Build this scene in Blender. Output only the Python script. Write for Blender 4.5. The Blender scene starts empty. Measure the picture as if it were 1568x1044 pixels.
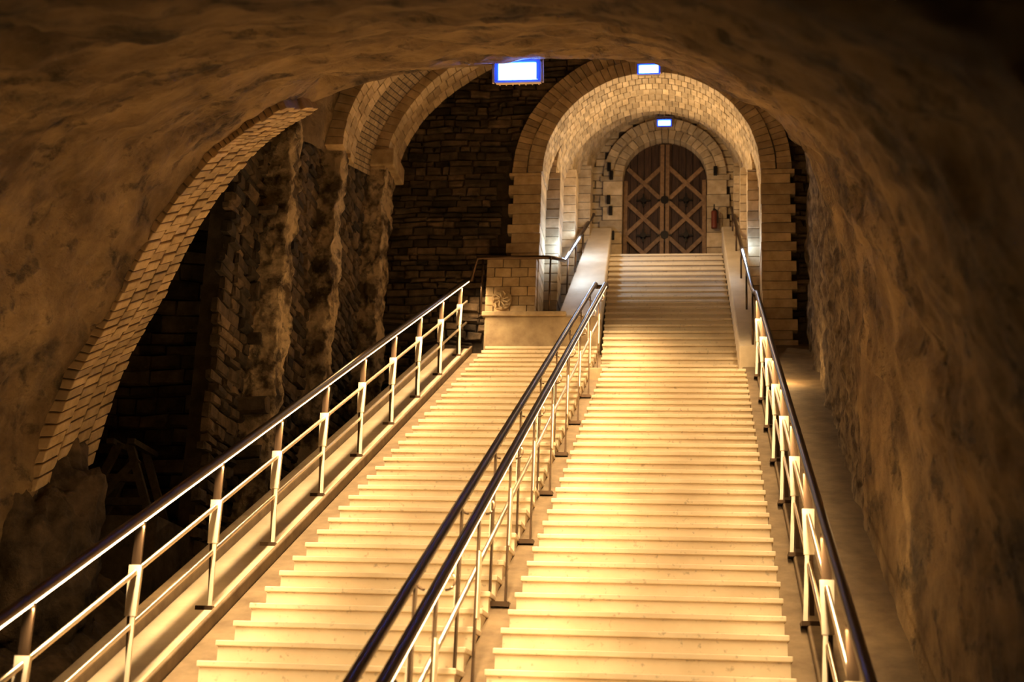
import bpy, math, random
from mathutils import Vector, Matrix, noise
random.seed(7)
R=random.random
def U(a,b): return a+(b-a)*R()
sc=bpy.context.scene
TA=.4877
def z0(y): return TA*y-3.558      # nosing plane of the lower flights

# ------------------------------------------------------------ materials
def new(name):
    m=bpy.data.materials.new(name); m.use_nodes=True
    nt=m.node_tree; b=nt.nodes['Principled BSDF']; return m,nt,b
def stone(name,c1,c2,scale=3,rough=.9,bump=.5,bscale=14,island=0,stretch=(1,1,1),cont=(.3,.7),speck=None,dist=.03,rot=(0,0,0),streak=None,pits=None,met=0):
    m,nt,b=new(name); N=nt.nodes.new; L=nt.links.new
    tc=N('ShaderNodeTexCoord'); mp=N('ShaderNodeMapping'); mp.inputs['Scale'].default_value=stretch; mp.inputs['Rotation'].default_value=rot
    L(tc.outputs['Object'],mp.inputs['Vector'])
    n=N('ShaderNodeTexNoise'); n.inputs['Scale'].default_value=scale; n.inputs['Detail'].default_value=8; n.inputs['Roughness'].default_value=.62
    L(mp.outputs[0],n.inputs['Vector'])
    cr=N('ShaderNodeValToRGB'); cr.color_ramp.elements[0].position=cont[0]; cr.color_ramp.elements[1].position=cont[1]
    cr.color_ramp.elements[0].color=(*c1,1); cr.color_ramp.elements[1].color=(*c2,1)
    L(n.outputs[0],cr.inputs[0]); col=cr.outputs[0]
    def scl(col,fac):
        mx=N('ShaderNodeVectorMath'); mx.operation='SCALE'; L(col,mx.inputs[0]); L(fac,mx.inputs['Scale']); return mx.outputs[0]
    if island:
        g=N('ShaderNodeNewGeometry'); mr=N('ShaderNodeMapRange'); mr.inputs['To Min'].default_value=1-island; mr.inputs['To Max'].default_value=1+island*.6
        L(g.outputs['Random Per Island'],mr.inputs['Value']); col=scl(col,mr.outputs[0])
    if speck:
        s=N('ShaderNodeTexNoise'); s.inputs['Scale'].default_value=speck; s.inputs['Detail'].default_value=3
        L(tc.outputs['Object'],s.inputs['Vector'])
        r2=N('ShaderNodeMapRange'); r2.inputs['From Min'].default_value=.62; r2.inputs['From Max'].default_value=.74; r2.inputs['To Min'].default_value=1; r2.inputs['To Max'].default_value=.65
        L(s.outputs[0],r2.inputs['Value']); col=scl(col,r2.outputs[0])
    n2=N('ShaderNodeTexNoise'); n2.inputs['Scale'].default_value=bscale; n2.inputs['Detail'].default_value=10; n2.inputs['Roughness'].default_value=.7
    L(mp.outputs[0],n2.inputs['Vector']); hgt=n2.outputs[0]
    def addh(h,src,k):
        ma=N('ShaderNodeMath'); ma.operation='MULTIPLY_ADD'; ma.inputs[1].default_value=k
        L(src,ma.inputs[0]); L(h,ma.inputs[2]); return ma.outputs[0]
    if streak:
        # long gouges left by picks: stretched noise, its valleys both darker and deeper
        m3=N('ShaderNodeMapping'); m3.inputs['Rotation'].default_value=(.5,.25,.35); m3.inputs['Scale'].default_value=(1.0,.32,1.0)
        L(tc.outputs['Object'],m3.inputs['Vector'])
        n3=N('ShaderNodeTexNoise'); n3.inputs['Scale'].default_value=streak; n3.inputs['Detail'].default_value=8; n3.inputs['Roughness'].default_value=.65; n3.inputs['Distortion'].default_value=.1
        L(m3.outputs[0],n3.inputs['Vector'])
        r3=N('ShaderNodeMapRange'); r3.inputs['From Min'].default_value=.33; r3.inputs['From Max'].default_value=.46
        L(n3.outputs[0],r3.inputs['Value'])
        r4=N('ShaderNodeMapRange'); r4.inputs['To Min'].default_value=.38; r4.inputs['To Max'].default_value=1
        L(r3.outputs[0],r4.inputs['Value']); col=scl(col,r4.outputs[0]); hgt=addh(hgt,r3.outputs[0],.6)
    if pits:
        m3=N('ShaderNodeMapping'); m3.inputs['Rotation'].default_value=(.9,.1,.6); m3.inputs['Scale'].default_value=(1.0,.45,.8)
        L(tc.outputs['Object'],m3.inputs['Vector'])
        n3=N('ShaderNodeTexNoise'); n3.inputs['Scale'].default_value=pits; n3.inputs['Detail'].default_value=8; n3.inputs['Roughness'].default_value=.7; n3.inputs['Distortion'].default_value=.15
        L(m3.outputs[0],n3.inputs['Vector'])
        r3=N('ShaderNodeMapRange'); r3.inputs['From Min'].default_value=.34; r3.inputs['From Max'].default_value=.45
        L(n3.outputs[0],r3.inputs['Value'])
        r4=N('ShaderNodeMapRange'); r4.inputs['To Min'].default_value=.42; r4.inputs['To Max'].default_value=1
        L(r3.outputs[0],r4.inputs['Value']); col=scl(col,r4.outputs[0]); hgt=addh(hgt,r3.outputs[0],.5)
    L(col,b.inputs['Base Color'])
    bp=N('ShaderNodeBump'); bp.inputs['Strength'].default_value=bump; bp.inputs['Distance'].default_value=dist
    L(hgt,bp.inputs['Height']); L(bp.outputs[0],b.inputs['Normal'])
    b.inputs['Roughness'].default_value=rough; b.inputs['Metallic'].default_value=met
    return m
def brickmat(name,c1,c2,mort,w=.26,h=.095,bump=.8):
    m,nt,b=new(name); N=nt.nodes.new; L=nt.links.new
    tc=N('ShaderNodeTexCoord')
    br=N('ShaderNodeTexBrick'); br.inputs['Scale'].default_value=1
    br.inputs['Color1'].default_value=(*c1,1);br.inputs['Color2'].default_value=(*c2,1);br.inputs['Mortar'].default_value=(*mort,1)
    br.inputs['Mortar Size'].default_value=.009; br.inputs['Mortar Smooth'].default_value=.3
    br.inputs['Brick Width'].default_value=w; br.inputs['Row Height'].default_value=h; br.inputs['Bias'].default_value=-.1
    n=N('ShaderNodeTexNoise'); n.inputs['Scale'].default_value=4; n.inputs['Detail'].default_value=6
    L(tc.outputs['UV'],n.inputs['Vector'])
    ad=N('ShaderNodeVectorMath'); ad.operation='MULTIPLY_ADD'; ad.inputs[1].default_value=(.02,.02,0)
    L(n.outputs['Color'],ad.inputs[0]); L(tc.outputs['UV'],ad.inputs[2]); L(ad.outputs[0],br.inputs['Vector'])
    mr=N('ShaderNodeMapRange'); mr.inputs['From Min'].default_value=.3; mr.inputs['From Max'].default_value=.7; mr.inputs['To Min'].default_value=.6; mr.inputs['To Max'].default_value=1.15
    L(n.outputs[0],mr.inputs['Value'])
    mx=N('ShaderNodeVectorMath'); mx.operation='SCALE'; L(br.outputs['Color'],mx.inputs[0]); L(mr.outputs[0],mx.inputs['Scale'])
    L(mx.outputs[0],b.inputs['Base Color'])
    bp=N('ShaderNodeBump'); bp.inputs['Strength'].default_value=bump; bp.inputs['Distance'].default_value=.015; bp.invert=True
    L(br.outputs['Fac'],bp.inputs['Height']); L(bp.outputs[0],b.inputs['Normal'])
    b.inputs['Roughness'].default_value=.9
    return m
def metal(name,c,rough=.3,met=.9):
    m,nt,b=new(name); b.inputs['Base Color'].default_value=(*c,1); b.inputs['Roughness'].default_value=rough; b.inputs['Metallic'].default_value=met
    N=nt.nodes.new; n=N('ShaderNodeTexNoise'); n.inputs['Scale'].default_value=30
    mr=N('ShaderNodeMapRange'); mr.inputs['To Min'].default_value=rough*.7; mr.inputs['To Max'].default_value=rough*1.4
    nt.links.new(n.outputs[0],mr.inputs['Value']); nt.links.new(mr.outputs[0],b.inputs['Roughness'])
    return m
def emis(name,c,s):
    m,nt,b=new(name); b.inputs['Base Color'].default_value=(*c,1); b.inputs['Emission Color'].default_value=(*c,1); b.inputs['Emission Strength'].default_value=s
    return m
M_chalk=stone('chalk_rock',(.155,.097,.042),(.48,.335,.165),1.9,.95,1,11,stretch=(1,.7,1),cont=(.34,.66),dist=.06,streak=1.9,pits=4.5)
M_chalk2=stone('chalk_rough',(.11,.07,.035),(.46,.34,.20),5,.95,1,14,cont=(.38,.66),dist=.07)
M_rock=stone('dark_rock',(.07,.046,.024),(.26,.18,.10),4,.95,1,14,cont=(.38,.66),dist=.07)
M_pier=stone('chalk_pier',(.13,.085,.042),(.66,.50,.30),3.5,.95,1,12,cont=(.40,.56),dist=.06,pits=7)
M_rub=stone('rubble_stone',(.045,.03,.015),(.21,.14,.077),5,.95,.9,22,island=.7)
M_mortar=stone('dark_mortar',(.03,.02,.01),(.09,.06,.035),6,.95,.6,30)
M_brk=stone('brick_block',(.38,.265,.13),(.64,.49,.29),6,.9,.3,40,island=.26,dist=.006)
M_brkv=brickmat('vault_brick',(.34,.24,.125),(.48,.35,.20),(.10,.07,.035))
M_step=stone('step_stone',(.54,.43,.275),(.75,.64,.455),1.0,.6,.06,60,cont=(.3,.68),speck=26,dist=.003)
M_curb=stone('curb_concrete',(.15,.10,.052),(.26,.19,.105),5,.85,.3,50,dist=.01)
M_lime=stone('landing_stone',(.26,.18,.10),(.46,.35,.20),5,.8,.3,40,dist=.01,island=.15)
M_cream=stone('parapet_stone',(.50,.40,.26),(.68,.57,.40),2.5,.8,.15,40,dist=.01)
M_wood=stone('oak_dark',(.035,.014,.005),(.10,.05,.02),6,.6,.5,30,stretch=(6,6,.6),island=.2,dist=.01)
M_wood2=stone('oak_batten',(.17,.088,.034),(.32,.19,.085),6,.55,.4,30,stretch=(3,3,3),island=.2,dist=.01)
M_wood3=stone('old_timber',(.04,.025,.012),(.09,.06,.03),6,.8,.4,30,stretch=(3,3,3),island=.2,dist=.01)
M_iron=metal('black_iron',(.03,.025,.02),.45,.8)
M_steel=metal('rail_steel',(.70,.58,.42),.30,.9)
M_dark=metal('rail_bronze',(.12,.078,.046),.34,.9)
M_paint=stone('post_satin_steel',(.66,.57,.43),(.80,.71,.55),4,.38,.05,40,met=.35)
M_led=emis('led_strip',(1,.76,.44),9)
M_cool=emis('lamp_glass',(.45,.72,1),1.45)
M_blue=emis('bezel_blue_glow',(.05,.14,1),.45)  # emission stands in for the blue glow falling on the lamp frame
M_red=stone('red_enamel',(.12,.025,.01),(.16,.035,.015),4,.4,.02,20)

# ------------------------------------------------------------ mesh tools
class MB:
    def __init__(s): s.v=[];s.f=[];s.u=[]
    def box(s,x0,x1,y0,y1,z0_,z1):
        s.hexa([(x0,y0,z0_),(x1,y0,z0_),(x1,y1,z0_),(x0,y1,z0_),(x0,y0,z1),(x1,y0,z1),(x1,y1,z1),(x0,y1,z1)])
    def hexa(s,c):
        i=len(s.v); s.v+= [tuple(p) for p in c]
        for q in ((0,3,2,1),(4,5,6,7),(0,1,5,4),(1,2,6,5),(2,3,7,6),(3,0,4,7)): s.f.append(tuple(i+k for k in q))
    def poly_prism(s,pts,a,b):
        i=len(s.v); n=len(pts)
        s.v+=[tuple(Vector(p)+a) for p in pts]+[tuple(Vector(p)+b) for p in pts]
        s.f.append(tuple(range(i,i+n))[::-1]); s.f.append(tuple(range(i+n,i+2*n)))
        for k in range(n): s.f.append((i+k,i+(k+1)%n,i+n+(k+1)%n,i+n+k))
    def beam(s,p,q,w,h,up=Vector((0,0,1))):
        p=Vector(p);q=Vector(q);d=(q-p).normalized();sd=d.cross(up).normalized();u=sd.cross(d)
        c=[]
        for e in (p,q):
            for a,b in ((-1,-1),(1,-1),(1,1),(-1,1)): c.append(e+sd*a*w/2+u*b*h/2)
        s.hexa([c[0],c[1],c[5],c[4],c[3],c[2],c[6],c[7]])
    def tube(s,pts,r,n=12):
        pts=[Vector(p) for p in pts]; i=len(s.v); m=len(pts)
        for k,p in enumerate(pts):
            d=((pts[min(k+1,m-1)]-pts[max(k-1,0)])).normalized()
            ref=Vector((0,0,1)) if abs(d.z)<.9 else Vector((1,0,0))
            a=d.cross(ref).normalized(); b=a.cross(d)
            for j in range(n):
                t=2*math.pi*j/n; s.v.append(tuple(p+a*r*math.cos(t)+b*r*math.sin(t)))
        for k in range(m-1):
            for j in range(n): s.f.append((i+k*n+j,i+k*n+(j+1)%n,i+(k+1)*n+(j+1)%n,i+(k+1)*n+j))
        s.f.append(tuple(i+j for j in range(n))[::-1]); s.f.append(tuple(i+(m-1)*n+j for j in range(n)))
    def obj(s,name,mat,parent=None,smooth=False,bevel=0):
        me=bpy.data.meshes.new(name); me.from_pydata(s.v,[],s.f)
        if s.u:
            uv=me.uv_layers.new(name='UVMap')
            for l in me.loops: uv.data[l.index].uv=s.u[l.vertex_index]
        me.materials.append(mat); me.update()
        import bmesh
        if not s.u:
            bm=bmesh.new(); bm.from_mesh(me); bmesh.ops.recalc_face_normals(bm,faces=bm.faces); bm.to_mesh(me); bm.free()
        o=bpy.data.objects.new(name,me); sc.collection.objects.link(o)
        if smooth:
            for p in me.polygons: p.use_smooth=True
        if parent: o.parent=parent
        if bevel:
            b=o.modifiers.new('bevel','BEVEL'); b.width=bevel; b.segments=2; b.limit_method='ANGLE'
        return o
def grid(fn,nu,nv):
    m=MB()
    for i in range(nu+1):
        for j in range(nv+1):
            p,uv=fn(i/nu,j/nv); m.v.append(tuple(p)); m.u.append(uv)
    for i in range(nu):
        for j in range(nv):
            a=i*(nv+1)+j; m.f.append((a,a+1,a+nv+2,a+nv+1))
    return m
def empty(name):
    o=bpy.data.objects.new(name,None); sc.collection.objects.link(o); o.empty_display_size=.2; return o
def fbm(p,o=5): return noise.fractal(p,1.0,2.0,o)

def rubble(mb,org,ud,vd,nd,W,H,mask,hmin=.07,hmax=.15,wmin=.14,wmax=.42,dep=.06,irr=1):
    org=Vector(org);ud=Vector(ud);vd=Vector(vd);nd=Vector(nd)
    v=0
    while v<H:
        h=U(hmin,hmax); u=-R()*.2
        while u<W:
            w=U(wmin,wmax)
            if mask(u+w/2,v+h/2):
                g=.008; d=U(.01,dep); k=.018
                def P(a,b,n_): return org+ud*(a+irr*U(-.012,.012))+vd*(b+irr*(U(-.012,.012)+.05*noise.noise(Vector((a*1.5,b,3)))))+nd*n_
                a0,a1,b0,b1=u+g,u+w-g,v+g,v+h-g
                m_=[P(a0,b0,-.05),P(a1,b0,-.05),P(a1,b1,-.05),P(a0,b1,-.05)]
                f_=[P(a0,b0,d*.4),P(a1,b0,d*.4),P(a1,b1,d*.4),P(a0,b1,d*.4)]
                t_=[P(a0+k,b0+k,d),P(a1-k,b0+k,d*U(.6,1.2)),P(a1-k,b1-k,d*U(.6,1.2)),P(a0+k,b1-k,d)]
                i=len(mb.v); mb.v+=[tuple(x) for x in m_+f_+t_]
                for L0 in (0,4):
                    for q in range(4): mb.f.append((i+L0+q,i+L0+(q+1)%4,i+L0+4+(q+1)%4,i+L0+4+q))
                mb.f.append((i+8,i+9,i+10,i+11))
            u+=w
        v+=h
def archring(mb,cx,cz,r0,r1,y0,y1,n,a0=0,a1=math.pi,ny=1,gap=.007,jit=.004,bz=1):
    for j in range(ny):
        ya=y0+(y1-y0)*j/ny+gap/2; yb=y0+(y1-y0)*(j+1)/ny-gap/2
        for i in range(-1,n):
            off=.5 if j%2 else 0
            t0=max(a0,a0+(a1-a0)*(i+off)/n)+gap/2/r0; t1=a0+(a1-a0)*(i+1+off)/n-gap/2/r0
            t1=min(t1,a1)
            if t1-t0<.01: continue
            ra=r0+U(-jit,jit); rb=r1+U(-jit,jit); yy=ya+U(-jit,jit) if j==0 else ya
            c=[]
            for r_,t in ((ra,t0),(rb,t0),(rb,t1),(ra,t1)): c.append((cx+r_*math.cos(t),yy,cz+bz*r_*math.sin(t)))
            c2=[(p[0],yb,p[2]) for p in c]
            mb.hexa([c[0],c[1],c2[1],c2[0],c[3],c[2],c2[2],c2[3]])
def jamb(mb,x0,x1,y0,y1,za,zb,h=.2,side=0,quoin=0,jit=.005):
    z=za;i=0
    while z<zb-.02:
        z2=min(z+h*U(.85,1.15),zb); q=quoin*(i%2)
        a,b=(x0-q,x1) if side<0 else (x0,x1+q)
        mb.box(a+U(-jit,jit),b+U(-jit,jit),y0+U(-jit,jit),y1,z+.004,z2-.004)
        z=z2;i+=1

# ------------------------------------------------------------ staircase
st=empty('staircase')
RUN,RISE=.3035,.148
def flight(name,x0,x1,k0,k1):
    t=MB();r=MB()
    for k in range(k0,k1+1):
        y=17.2-RUN*k; z=4.83-RISE*k
        d=RUN+.03
        if k==k0: d=.75 if k0==0 else .3
        t.box(x0-.012,x1+.012,y-.024,y+d-.010,z-.036,z+U(-.002,.002))
        r.box(x0,x1,y,y+d+.1,z-.45,z-.0365)
    t.obj(name+'_treads',M_step,st,bevel=.006); r.obj(name+'_risers',M_step,st)
flight('right_flight',-1.25,.51,0,43)
flight('left_flight',-2.99,-1.44,-6,43)
t=MB();r=MB()
NU=21; UR=(8.02-4.83)/NU; UT=4.0/NU
for k in range(1,NU+1):
    y=17.9+UT*(k-1); z=4.83+UR*k; cx=-.43-.18*(y-17.9)/4
    d=UT+.03 if k<NU else .75
    t.box(cx-.91,cx+.91,y-.024,y+d-.016,z-.034,z)
    r.box(cx-.9,cx+.9,y,y+d+.05,z-.5,z-.0345)
t.obj('upper_flight_treads',M_step,st,bevel=.006); r.obj('upper_flight_risers',M_step,st)
def slab(mb,x0,x1,y0,y1,w,th,slope=TA,zoff=-3.558):
    def z(y): return slope*y+zoff+w
    mb.hexa([(x0,y0,z(y0)-th),(x1,y0,z(y0)-th),(x1,y1,z(y1)-th),(x0,y1,z(y1)-th),(x0,y0,z(y0)),(x1,y0,z(y0)),(x1,y1,z(y1)),(x0,y1,z(y1))])
c=MB()
slab(c,-1.45,-1.24,3.9,18.9,-.15,.5)
slab(c,-3.22,-2.98,3.9,18.9,-.13,.5)
slab(c,.50,.66,3.9,18.9,-.13,.5)
c.obj('stringers',M_curb,st,bevel=.01)
c=MB()
slab(c,-3.62,-3.25,3.9,18.95,-.07,.6)
c.obj('rail_base_ledge',M_cream,st,bevel=.02)  # paler stone stands in for light on the strip below the rail
c=MB()
slab(c,-3.25,-3.22,3.9,18.95,-.03,.6)
slab(c,-3.75,-3.62,3.9,18.95,.0,.9)
slab(c,.66,1.5,3.9,19.3,-.07,.6)
c.obj('side_ledges',M_curb,st,bevel=.012)
c=MB()
c.poly_prism([(0,3.9,-1.6),(0,19.0,-1.6),(0,19.0,z0(19.0)-.5),(0,3.9,z0(3.9)-.1)],Vector((-3.70,0,0)),Vector((-3.5,0,0)))
c.obj('stair_side_wall',M_rub,st)
c=MB()
def par(xa0,xa1,xb0,xb1,ya,yb,za,zb,th=1.2):
    c.hexa([(xa0,ya,za-th),(xa1,ya,za-th),(xb1,yb,zb-th),(xb0,yb,zb-th),(xa0,ya,za),(xa1,ya,za),(xb1,yb,zb),(xb0,yb,zb)])
par(-2.02,-1.42,-1.86,-1.52,18.9,22.3,6.08,8.72)
par(.46,.78,.30,.60,17.95,22.3,5.35,8.72)
c.obj('parapets',M_cream,st,bevel=.02)
c=MB(); c.box(-3.05,-1.42,18.85,19.4,4.9,6.05); c.box(-3.09,-1.9,18.81,19.4,6.05,6.12); c.box(-1.44,-1.2,17.25,18.9,4.3,4.86)
c.obj('landing_block',M_lime,st,bevel=.012)

# ------------------------------------------------------------ railings
LEDW=14.5
def railing(x,ya,yb,inward,s0,double=False,mat=M_dark):
    e=empty('railing'); H=.95; yl=6.6
    rails=MB();lo=MB();po=MB();pl=MB();led=MB()
    xs=[x] if not double else [x-.07,x+.07]
    for xx in xs:
        pts=[(xx,ya+(yb-ya)*i/40,z0(ya+(yb-ya)*i/40)+H) for i in range(41)]
        if double: pts+= [(xx,yb+.1,z0(yb)+H+.03),(xx,yb+.22,z0(yb)+H+.03)]
        rails.tube(pts,.03)
    if double:
        rails.tube([(x-.07,yb+.21,z0(yb)+H+.03),(x+.07,yb+.21,z0(yb)+H+.03)],.03)
    for hh in ((.62,.30) if not double else (.45,)):
        lo.tube([(x,ya,z0(ya)+hh),(x,yb,z0(yb)+hh)],.016)
    y=s0
    while y<yb+.05:
        zb=z0(y)-.14; zt=z0(y)+H-.03
        if double:
            for dx in (-.055,.055):
                po.box(x+dx-.006,x+dx+.006,y-.028,y+.028,zb,zt)
                sx=x+dx+.014*(1 if dx>0 else -1)
                pl.box(sx-.004,sx+.004,y-.045,y+.045,zb+.40,zb+.80)
            po.box(x-.085,x+.085,y-.06,y+.06,zb-.02,zb+.015)
            for sgn in (-1,1):
                po.tube([(x+sgn*(.055+.05*math.sin(a)),y+.25,z0(y+.25)+H-.09+.05*math.cos(a)*-1) for a in [i*math.pi/8 for i in range(9)]],.007,8)
        else:
            po.box(x-.028,x+.028,y-.008,y+.008,z0(y)+.58,zt)
            po.tube([(x,y,zt-.03),(x,y,zt+.02)],.012,8)
            pl.poly_prism([(x-.040,0,z0(y)+.66),(x+.040,0,z0(y)+.66),(x+.034,0,z0(y)+.36),(x-.034,0,z0(y)+.36)],Vector((0,y-.014,0)),Vector((0,y+.014,0)))
            pl.beam((x+.012*inward,y,z0(y)+.38),(x+.035*inward,y-.03,zb+.05),.028,.014,Vector((0,1,0)))  # lit leg: its brightness is put in as a paler material
            po.beam((x-.012*inward,y+.01,z0(y)+.40),(x-.02*inward,y+.13,zb+.05),.030,.014,Vector((0,1,0)))
            po.box(x-.06,x+.06,y-.06,y+.17,zb+.04,zb+.07)
        y+=1.29
    rails.obj('handrail',mat,e,True); lo.obj('mid_rails',M_steel,e,True); po.obj('posts',M_dark,e); pl.obj('post_plates',M_paint,e)
    sides=[(xs[0],inward)] if not double else [(xs[0],-1),(xs[1],1)]
    for (xx,sg) in sides:
        led.beam((xx+sg*.012,ya,z0(ya)+H-.032),(xx+sg*.012,yb,z0(yb)+H-.032),.014,.008)
    led.obj('led_profile',M_led,e)
    for (xx,sg) in sides:
        L=bpy.data.lights.new('led_light','AREA'); L.shape='RECTANGLE'
        ln=math.hypot(yb-yl,TA*(yb-yl)); L.size=ln; L.size_y=.03; L.energy=LEDW*ln*(.34 if double and sg<0 else 1)*(.5 if x>0 else 1); L.color=(1,.72,.41); L.spread=math.radians(120)
        o=bpy.data.objects.new('led_light',L); sc.collection.objects.link(o)
        v=Vector((sg*.36,0,-1)); ax=Vector((0,1,TA)).normalized(); dn=(v-ax*v.dot(ax)).normalized()
        ym=(yl+yb)/2
        zz=-dn; yy=zz.cross(ax); o.matrix_world=Matrix(((ax.x,yy.x,zz.x,xx+sg*.03),(ax.y,yy.y,zz.y,ym),(ax.z,yy.z,zz.z,z0(ym)+H-.05),(0,0,0,1)))
        o.parent=e
    return e
e1=railing(-3.34,4.0,19.0,1,4.25)
e2=railing(-1.40,4.0,18.45,1,4.6,double=True)
e3=railing(.68,4.0,17.55,-1,4.25)
m=MB()
zl=z0(19.0)+.95
m.tube([(-3.34,19.0,zl),(-3.30,19.06,zl+.01),(-3.2,18.9,6.95),(-2.2,18.9,6.95),(-2.08,19.0,6.97),(-2.0,19.4,7.08),(-1.84,22.4,9.0)],.028)
for f in (.1,.35,.6,.85):
    y=19.4+3*f; x=-2+.16*f; m.tube([(x,y,7.08+1.92*f),(x,y,6.3+2.0*f)],.014,8)
for x in (-3.12,-2.15): m.tube([(x,18.9,6.95),(x,18.9,6.1)],.014,8)
m.obj('landing_handrail',M_dark,e1,True)
m=MB()
m.tube([(.68,17.55,z0(17.55)+.95),(.66,17.8,6.03),(.64,18.0,6.15),(.47,22.3,9.05)],.028)
for f in (.0,.25,.5,.75,.95):
    y=18+4.3*f;x=.64-.17*f; m.tube([(x,y,6.15+2.9*f),(x,y,5.38+3.3*f)],.014,8)
m.obj('upper_handrail',M_dark,e3,True)

# ------------------------------------------------------------ foreground vault (chalk)
PR=[(1.26,-4.4),(1.24,-3.56),(1.2,-2.2),(1.1,-1.3),(.96,-.76),(.69,-.21),(.30,.16),(-.45,.48),(-1.2,.53),(-2.17,.44),(-3.2,.25),(-3.72,-.02),(-4.04,-.30),(-4.46,-.94),(-4.75,-1.68),(-5.02,-2.31),(-5.21,-3.22),(-5.3,-4.4),(-5.3,-5.4)]
def prof(t):
    n=len(PR)-1; x=t*n; i=min(int(x),n-1); f=x-i
    P=[PR[max(i-1,0)],PR[i],PR[i+1],PR[min(i+2,n)]]
    o=[]
    for k in (0,1):
        a,b,c_,d=(p[k] for p in P)
        o.append(.5*((2*b)+(-a+c_)*f+(2*a-5*b+4*c_-d)*f*f+(-a+3*b-3*c_+d)*f**3))
    return o
CX,CW=-2.0,-2.6
def vaultf(y_0,y_1,amp):
    def fn(a,b):
        x,w=prof(a); y=y_0+(y_1-y_0)*b
        yy=max(y,2.2); z=w+TA*yy
        p=Vector((x,y,z)); d=Vector((x-CX,0,(w-CW))).normalized()
        n=fbm(Vector((x*.7,y*.4,w*.7)),3)*.8+.30*fbm(Vector((x*2.6+y*.9,y*1.1,w*2.6+y*.9)))+.20*fbm(Vector((x*7+y*2,y*4,w*7+y*2)))
        q=noise.noise(Vector((x*2.2+9+y*.6,y*.7,w*2.2+y*.6)))
        n+= .8*max(0,q-.3)*2      # gouged pockets
        fade=min(1,(11.32-y)/.5) if y<11.3 else .15
        ds=amp*n*(.35+.65*max(0,fade))
        if x>.6 and w<-2: ds=abs(ds)*.6
        return p+d*ds,(a*14,y)
    return fn
g=grid(vaultf(-2.0,11.3,.115),300,420); g.obj('ceiling_chalk_vault',M_chalk,None,True)
def pt(t,y): x,w=prof(t); return Vector((x,y,w+TA*y))
bm_=MB()
tt0,tt1=.575,.885; nb=48
for i in range(nb):
    for j in range(4):
        o_=.5 if j%2 else 0
        ta=tt0+(tt1-tt0)*(i+o_)/nb; tb=tt0+(tt1-tt0)*(i+1+o_)/nb; q=(tb-ta)*.06
        ya=10.3+j*.255; yb=ya+.247
        def offp(t,y,d):
            p=pt(t,y); v=Vector((p.x-CX,0,(p.z-TA*y)-CW)).normalized(); return p+v*d
        io=-.08+U(-.009,.009)
        bm_.hexa([offp(ta+q,ya,io),offp(ta+q,yb,io),offp(ta+q,yb,.4),offp(ta+q,ya,.4),offp(tb-q,ya,io),offp(tb-q,yb,io),offp(tb-q,yb,.4),offp(tb-q,ya,.4)])
bm_.obj('brick_arch_ring',M_brk,None,bevel=.009)
def boulder(name,c,r,seed,mat):
    def fn(a,b):
        t=2*math.pi*a; p=math.pi*b
        d=Vector((math.cos(t)*math.sin(p),math.sin(t)*math.sin(p),math.cos(p)))
        k=1+.32*fbm(d*1.6+Vector((seed,0,0)))+.08*fbm(d*6)
        q=Vector((d.x*r[0]*k,d.y*r[1]*k,d.z*r[2]*k))
        return Vector(c)+q,(a,b)
    return grid(fn,90,60).obj(name,mat,None,True)
boulder('rock_outcrop',(-5.35,10.7,1.3),(.62,.7,1.0),3,M_rock)

def gf(a,b):
    x=-5.9+2.4*a; y=2+9.6*b; z=z0(y)-.95+.25*fbm(Vector((x*1.5,y*1.2,4)))+.5*max(0,(-4.6-x)); return Vector((x,y,z)),(x,y)
g=grid(gf,50,160); g.obj('rock_ground',M_rock,None,True)
f=MB(); f.box(-10,3,-3,21,-1.8,-1.6); f.obj('floor',M_curb)

# ------------------------------------------------------------ chamber
def spr(y): return 8.25+(y-19.3)*.3
EA,EB,EX=3.74,2.6,-.9
def chv(y_0,y_1,dz=0,amp=.0,a0=math.pi,a1=.3):
    def fn(a,b):
        t=a0+(a1-a0)*a; y=y_0+(y_1-y_0)*b
        x=EX+(EA+dz)*math.cos(t); z=spr(y)+(EB+dz)*math.sin(t)
        p=Vector((x,y,z)); 
        if amp: p+=Vector((math.cos(t),0,math.sin(t)))*amp*fbm(Vector((x,y,z))*1.3)
        return p,(y*1.04,(math.pi-t)*3.2)
    return fn
g=grid(chv(15.9,19.4),60,20); g.obj('ceiling_brick_vault',M_brkv,None,True)
g=grid(chv(11.3,15.9,0,.10),90,60); g.obj('ceiling_plaster_vault',M_chalk,None,True)
rb=MB()
def rib(y_0,y_1,th,n=60,ny=3):
    for j in range(ny):
        ya=y_0+(y_1-y_0)*j/ny+.004; yb=y_0+(y_1-y_0)*(j+1)/ny-.004; zc=spr((y_0+y_1)/2)
        for i in range(n):
            o_=.5*(j%2); ta=math.pi-(math.pi-.4)*(i+o_)/n; tb=math.pi-(math.pi-.4)*(i+1+o_)/n; ta-=.0015; tb+=.0015
            io=-th+U(-.006,.006)
            def q(t,d,y): return (EX+(EA+d)*math.cos(t),y,zc+(EB+d)*math.sin(t))
            rb.hexa([q(ta,io,ya),q(ta,.15,ya),q(ta,.15,yb),q(ta,io,yb),q(tb,io,ya),q(tb,.15,ya),q(tb,.15,yb),q(tb,io,yb)])
rib(18.0,18.7,.22); rib(15.6,16.2,.25)
rb.obj('vault_ribs',M_brk,None,bevel=.006)

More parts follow.
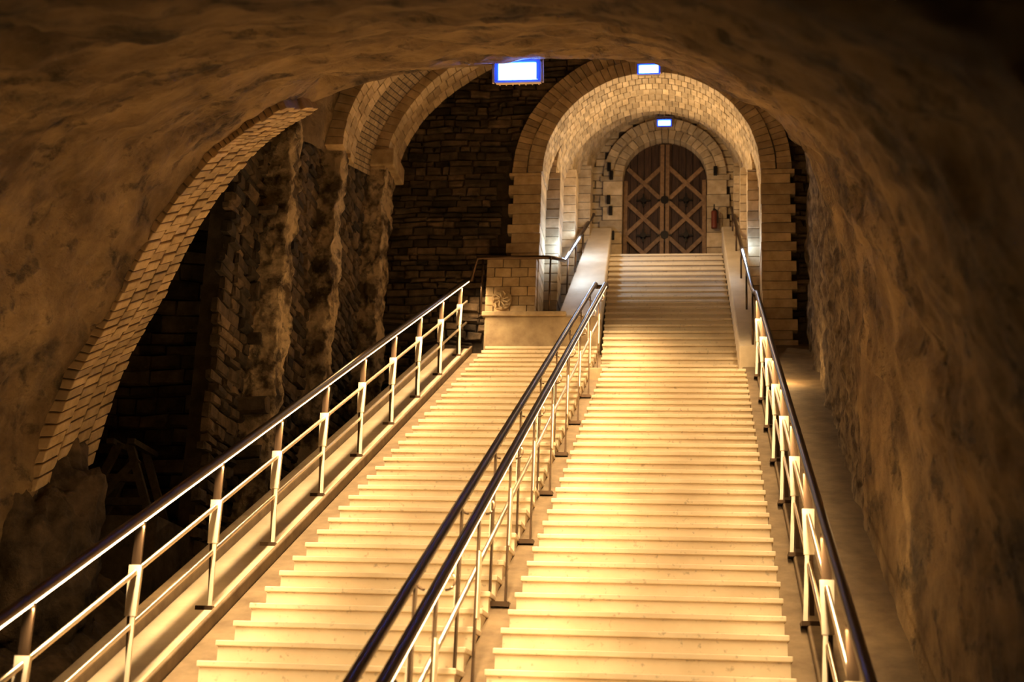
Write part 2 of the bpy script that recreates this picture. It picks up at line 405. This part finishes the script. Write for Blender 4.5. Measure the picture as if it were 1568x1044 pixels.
AX,AZ,AR=-.767,8.39,1.575
bw=empty('wall_back')
def mk(u,v):
    x=-4.7+u; z=3.0+v
    if z<5.9 and x>-3.2: return False
    if x>AX-2.12 and x<AX+2.0 and z<AZ: return False
    if (x-AX)**2+(max(z-AZ,0))**2<2.06**2 and z>=AZ-.05: return False
    if z>8.25 and ((x-EX)/EA)**2+((z-8.25)/EB)**2>1.04: return False
    return True
mb=MB(); rubble(mb,(-4.7,19.33,3),(1,0,0),(0,0,1),(0,-1,0),6.6,8,mk,.06,.14,.1,.42,.07); mb.obj('stones',M_rub,bw)
mb=MB()
for i in range(72):
    for j in range(84):
        x=-4.9+i*.1; z=2.6+j*.1; cx_=x+.05; cz_=z+.05
        if abs(cx_-AX)<1.72 and cz_<AZ and cz_>4.6: continue
        if cz_>=AZ and (cx_-AX)**2+(cz_-AZ)**2<1.72**2: continue
        k=len(mb.v); mb.v+=[(x,19.36,z),(x+.1,19.36,z),(x+.1,19.36,z+.1),(x,19.36,z+.1)]; mb.f.append((k,k+1,k+2,k+3))
mb.obj('mortar_core',M_mortar,bw)
po=empty('stone_archway')
mb=MB()
archring(mb,AX,AZ,1.815,2.03,19.22,19.6,62); archring(mb,AX,AZ,AR,1.80,19.18,19.9,50,ny=4)
jamb(mb,AX-2.0,AX-AR-.01,19.2,19.9,6.1,AZ,.15,-1,.07); jamb(mb,AX+AR+.01,AX+2.0,19.2,19.9,4.6,AZ,.15,1,.07)
mb.obj('portal_blocks',M_brk,po,bevel=.006)
mb=MB()
segs=[(-.75,8.69,1.47,19.9,20.9),(-.72,9.18,1.36,20.9,21.8),(-.68,9.64,1.24,21.8,22.65)]
for (cx_,cz_,r_,ya,yb) in segs:
    archring(mb,cx_,cz_,r_,r_+.3,ya,yb,44,ny=5)
    zb=5.2+(ya-19.3)*.8
    for q in range(2):
        w=(yb-ya)/2
        jamb(mb,cx_-r_-.3,cx_-r_-.0+.07*(q==0),ya+q*w,ya+(q+1)*w-.05*(q==1),zb,cz_,.15)
        jamb(mb,cx_+r_-.07*(q==0),cx_+r_+.3,ya+q*w,ya+(q+1)*w-.05*(q==1),zb,cz_,.15)
mb.obj('tunnel_blocks',M_brk,po,bevel=.006)
mb=MB()
for s_ in (-1,1): mb.box(AX+s_*1.95-.08,AX+s_*1.95+.08,19.6,22.9,4.5,10)
mb.obj('tunnel_core',M_mortar,po)
DX,DZ,DR=-.655,9.755,.715
ew=empty('wall_end')
mb=MB()
def mk2(u,v):
    x=-2.1+u; z=7.9+v
    if z<DZ and abs(x-DX)<DR+.30: return False
    if (x-DX)**2+(z-DZ)**2<(DR+.30)**2: return False
    return True
rubble(mb,(-2.1,22.6,7.9),(1,0,0),(0,0,1),(0,-1,0),2.9,3.6,mk2,.12,.14,.25,.34,.015,.3)
mb.obj('wall_blocks',M_brk,ew)
mb=MB(); mb.box(-2.3,1.0,22.9,23,7.5,11.8)
for i in range(34):
    for j in range(43):
        x=-2.3+i*.1; z=7.5+j*.1; a=x+.05; b=z+.05
        if (b<DZ and abs(a-DX)<DR+.12) or (a-DX)**2+(b-DZ)**2<(DR+.12)**2: continue
        k=len(mb.v); mb.v+=[(x,22.62,z),(x+.1,22.62,z),(x+.1,22.62,z+.1),(x,22.62,z+.1)]; mb.f.append((k,k+1,k+2,k+3))
mb.obj('wall_core',M_mortar,ew)
mb=MB(); archring(mb,DX,DZ,DR+.17,DR+.33,22.5,22.7,25); archring(mb,DX,DZ,DR,DR+.165,22.58,22.86,21,jit=.004)
jamb(mb,DX-DR-.33,DX-DR,22.52,22.86,8.0,DZ,.24,-1,.05);jamb(mb,DX+DR,DX+DR+.33,22.52,22.86,8.0,DZ,.24,1,.05)
mb.obj('trim_1',M_brk,ew,bevel=.008)
mb=MB()
for (x,z) in ((-1.56,9.75),(-1.56,9.1),(-1.6,9.3),(-1.52,8.65),(.2,9.8),(-1.6,9.9)): mb.box(x-.03,x+.03,22.44,22.56,z-.07,z+.07)
mb.obj('iron_cramps',M_iron,ew)
do=empty('door_1')
pl=MB(); n=12
for i in range(n):
    xa=-DR+2*DR*i/n+.004; xb=-DR+2*DR*(i+1)/n-.004
    za=math.sqrt(max(0,DR*DR-xa*xa)); zb=math.sqrt(max(0,DR*DR-xb*xb))
    pl.poly_prism([(DX+xa,0,8.02),(DX+xb,0,8.02),(DX+xb,0,DZ+zb),(DX+xa,0,DZ+za)],Vector((0,22.80,0)),Vector((0,22.86,0)))
pl.obj('planks',M_wood,do)
bt=MB(); y=22.775
def inside(x,z): return abs(x)<DR-.03 and (z<DZ and z>8.05 or (x*x+(z-DZ)**2<(DR-.03)**2 and z>8.05))
def diag(x,z,dx,dz,w=.075,yy=y,th=.045):
    def ext(sg):
        t=0
        while inside(x+sg*dx*(t+.01),z+sg*dz*(t+.01)) and (x+sg*dx*t)*math.copysign(1,x)>.03: t+=.01
        return t
    a,b=ext(-1),ext(1)
    if a+b>.15: bt.beam((DX+x-dx*a,yy,z-dz*a),(DX+x+dx*b,yy,z+dz*b),w,th,Vector((0,1,0)))
s=1/math.sqrt(2)
for sx in (-.36,.36):
    for i,zc in enumerate((8.42,9.06,9.70)):
        diag(sx,zc,s,s); diag(sx,zc,s,-s,yy=y-.012)
for x in (-.045,.045): bt.box(DX+x-.035,DX+x+.035,22.72,22.80,8.03,DZ+.66)
for sg in (-1,1): bt.box(DX+sg*(DR-.045)-.035,DX+sg*(DR-.045)+.035,22.74,22.8,8.03,DZ)
bt.obj('lattice_battens',M_wood2,do,bevel=.008)
ir=MB()
for z in (8.74,9.38):
    for x in (-.36,0,.36):
        ir.tube([(DX+x,22.70,z),(DX+x,22.79,z)],.05 if x else .075,8)
        for a in range(4): ir.beam((DX+x,22.735,z),(DX+x+.12*math.cos(a*math.pi/2),22.735,z+.12*math.sin(a*math.pi/2)),.03,.02,Vector((0,1,0)))
ir.obj('iron_studs',M_iron,do)
ex=empty('fire_extinguisher'); mb=MB()
mb.tube([(.18,22.38,8.72),(.18,22.38,8.74),(.18,22.38,8.98),(.18,22.38,9.02)],.05,16); mb.obj('cylinder_body',M_red,ex,True)
mb=MB(); mb.tube([(.18,22.38,9.02),(.18,22.38,9.07)],.022,10); mb.beam((.18,22.38,9.07),(.18,22.29,9.11),.02,.015); mb.tube([(.2,22.36,9.05),(.24,22.34,9.0),(.24,22.34,8.8)],.01,8); mb.box(.15,.21,22.42,22.52,8.8,8.9); mb.obj('valve_and_hose',M_iron,ex)

wl=empty('wall_left')
mb=MB()
def mk3(u,v):
    y=12.9+u; z=-.5+v; return z<spr(y)+.3
rubble(mb,(-4.72,12.9,-.5),(0,1,0),(0,0,1),(1,0,0),6.45,9,mk3,.08,.15,.15,.4,.07); mb.obj('stones',M_rub,wl)
mb=MB(); mb.box(-4.95,-4.74,12.9,19.4,-1.6,8.8); mb.obj('mortar_core',M_mortar,wl)
def buttress(y,w,d,zt):
    def fn(a,b):
        L=d+w+d; s_=a*L
        if s_<d: x,yy=s_,-w/2
        elif s_<d+w: x,yy=d,-w/2+(s_-d)
        else: x,yy=d-(s_-d-w),w/2
        z=-1.6+(zt+1.6)*b; taper=1.25-.3*b
        p=Vector((-4.75+x*taper,y+yy,z))
        q=fbm(Vector((p.x*3,p.y*3,p.z*2.2)))
        return p+Vector((.06*q+.03*fbm(p*9),.06*fbm(p*2.7+Vector((5,5,5)))+.03*fbm(p*8),0)),(s_,z)
    return grid(fn,50,220)
for (y,w,d,zt) in ((13.9,.36,.34,6.9),(15.95,.34,.30,7.4),(18.3,.5,.34,8.1)):
    buttress(y,w,d,zt).obj('chalk_buttress',M_pier,wl,True)
mb=MB(); mb.box(-4.75,-4.3,17.95,18.7,8.0,8.25); mb.obj('impost_block',M_brk,wl,bevel=.02)
wp=empty('wall_passage')
mb=MB(); rubble(mb,(-10,13.6,-1),(1,0,0),(0,0,1),(0,-1,0),5.2,9,lambda u,v:True,.10,.2,.2,.5,.08); mb.obj('stones',M_rub,wp)
mb=MB(); mb.box(-10.2,-4.8,13.65,13.8,-1.6,8.5); mb.obj('mortar_core',M_mortar,wp)
def rw(a,b):
    y=11.0+8.4*a; zb=z0(y)-.4; z=zb+6.2*b; x=1.26+.2*(y-11)/8.3+.03*b
    q=fbm(Vector((x*3,y*2.2,z*2.2)))+.5*noise.noise(Vector((1,y*6,z*6)))
    return Vector((x+.06*q,y,z)),(y,z)
g=grid(rw,190,150); g.obj('wall_right',M_chalk2,None,True)

tr=empty('wooden_trestle'); mb=MB()
X0,Y0,Z0=-5.35,12.4,2.0
for (a,b) in (((-.35,0,0),(-.05,0,.75)),((.35,0,0),(.05,0,.75)),((-.35,.4,0),(-.05,.4,.75)),((.35,.4,0),(.05,.4,.75)),((-.28,0,.2),(.28,0,.2)),((-.2,.0,.42),(.2,.0,.42)),((-.3,0,.1),(.15,0,.6)),((-.1,-.1,.75),(-.1,.5,.75)),((.1,-.1,.75),(.1,.5,.75))):
    mb.beam((X0+a[0],Y0+a[1],Z0+a[2]),(X0+b[0],Y0+b[1],Z0+b[2]),.07,.05,Vector((0,1,.01)))
mb.obj('timber_frame',M_wood3,tr)
mb=MB(); mb.box(X0-.7,X0+.6,11.9,13.5,-1.6,1.99); mb.obj('rock_platform',M_rub)

cs=empty('carved_stone_block')
mb=MB(); z=6.125; k=0
while z<6.84:
    xs=[-3.08,-2.84,-2.60,-2.36] if k%2 else [-3.08,-2.96,-2.72,-2.48,-2.36]
    for a,b in zip(xs,xs[1:]): mb.box(a+.004,b-.004,19.0+U(-.006,.006),19.19,z+.004,z+.138)
    z+=.142;k+=1
mb.obj('courses',M_brk,cs,bevel=.006)
mb=MB()
mb.poly_prism([(-2.84+.15*math.cos(a*math.pi/10),0,6.34+.15*math.sin(a*math.pi/10)) for a in range(20)],Vector((0,18.965,0)),Vector((0,19.0,0)))
for i in range(9):
    a=i*2*math.pi/9; mb.tube([(-2.84+.03*math.cos(a),18.955,6.34+.03*math.sin(a)),(-2.84+.10*math.cos(a+.3),18.95,6.34+.10*math.sin(a+.3)),(-2.84+.13*math.cos(a+.7),18.955,6.34+.13*math.sin(a+.7))],.014,8)
mb.obj('relief',M_brk,cs,bevel=.01)

# ------------------------------------------------------------ lamps
def flood(x,y,z,w,h,tilt,energy,drop=.15):
    e=empty('floodlight'); e.location=(x,y,z); e.rotation_euler=(tilt,0,0)
    mb=MB()
    mb.box(-w/2,w/2,.02,.10,-h/2,h/2)
    for i in range(7): mb.box(-w/2+.02+i*(w-.05)/6,-w/2+.03+i*(w-.05)/6,.10,.14,-h/2,h/2)
    for s_ in (-1,1): mb.box(s_*(w/2+.02)-.008,s_*(w/2+.02)+.008,0,.05,-h/2,h/2+.05)
    mb.box(-w/2-.028,w/2+.028,0,.05,h/2+.04,h/2+.055)
    mb.tube([(0,.03,h/2+.05),(0,.03,h/2+.05+drop)],.012,8)
    mb.obj('housing',M_steel,e)
    mb=MB()
    t_=.022*w/.38
    for (a,b,c_,d) in ((-w/2,w/2,-h/2,-h/2+t_*.6),(-w/2,w/2,h/2-t_,h/2),(-w/2,-w/2+t_*1.4,-h/2+t_,h/2-t_),(w/2-t_*1.4,w/2,-h/2+t_,h/2-t_)): mb.box(a,b,-.03,.02,c_,d)
    mb.obj('bezel',M_blue,e)
    mb=MB(); mb.box(-w/2+.02,w/2-.02,.0,.02,-h/2+.01,h/2-.02); mb.obj('glass',M_cool,e)
    L=bpy.data.lights.new('flood','AREA'); L.shape='RECTANGLE'; L.size=w*.8; L.size_y=h*.7; L.energy=energy; L.color=(.2,.4,1)
    o=bpy.data.objects.new('flood_light',L); sc.collection.objects.link(o); o.parent=e; o.location=(0,-.035,0); o.rotation_euler=(math.radians(90),0,0)
    return e
flood(-1.62,11.2,5.86,.40,.19,math.radians(15),12,.1)
flood(-.80,19.05,9.95,.34,.15,math.radians(15),4,.3)
flood(-.66,22.3,10.62,.25,.12,math.radians(10),1.5,.3)
def pl_(name,loc,e,col,r=.06):
    L=bpy.data.lights.new(name,'POINT'); L.energy=e; L.color=col; L.shadow_soft_size=r
    o=bpy.data.objects.new(name,L); sc.collection.objects.link(o); o.location=loc; return o
W=(1,.66,.30)
pl_('chalk_vault_fill',(1.0,16.6,z0(16.6)+.15),11,W)
pl_('chalk_vault_fill',(.9,9,z0(9)+.6),7,W,.3)  # added fill for the chalk vault, in place of stair bounce
pl_('chalk_vault_fill',(-4.0,9.2,z0(9.2)+.5),19,W,.2)  # same added fill from the other side, no fixture here
pl_('tunnel_fill',(-.7,20.05,8.7),84,(1,.74,.43))  # warm fill added in mid-air to brighten the arch soffits
pl_('tunnel_cool',(-1.95,19.75,7.4),30,(.45,.65,1),.03)
pl_('tunnel_cool',(-1.85,20.75,8.0),14,(.45,.65,1),.03)
pl_('tunnel_cool',(.55,19.75,7.4),10,(.45,.65,1),.03)
pl_('chamber_fill',(-3.4,13.2,4.2),12,W)  # added fill standing in for stair light bounced onto the buttresses
pl_('vault_fill',(-3.0,17.0,7.2),7,W)  # added warm fill under the brick vault, no fixture
pl_('passage_fill',(-5.2,12.0,5.2),3,W)  # faint added fill for the passage wall, no fixture

w=bpy.data.worlds.new('dark'); sc.world=w; w.use_nodes=True
w.node_tree.nodes['Background'].inputs[0].default_value=(.02,.013,.008,1); w.node_tree.nodes['Background'].inputs[1].default_value=.05
# ------------------------------------------------------------ camera
cd=bpy.data.cameras.new('camera'); cam=bpy.data.objects.new('camera',cd); sc.collection.objects.link(cam)
cd.lens=50; cd.sensor_width=36; cd.clip_end=200
r_=Vector((.9911,.1277,.0384)).normalized(); f_=Vector((-.1334,.9488,.2865)); f_=(f_-r_*f_.dot(r_)).normalized(); u_=r_.cross(f_)
cam.matrix_world=Matrix(((r_.x,u_.x,-f_.x,0),(r_.y,u_.y,-f_.y,0),(r_.z,u_.z,-f_.z,0),(0,0,0,1)))
cd.dof.use_dof=True; cd.dof.focus_distance=13; cd.dof.aperture_fstop=2.2
sc.camera=cam
sc.view_settings.view_transform='Standard'
sc.view_settings.gamma=.90
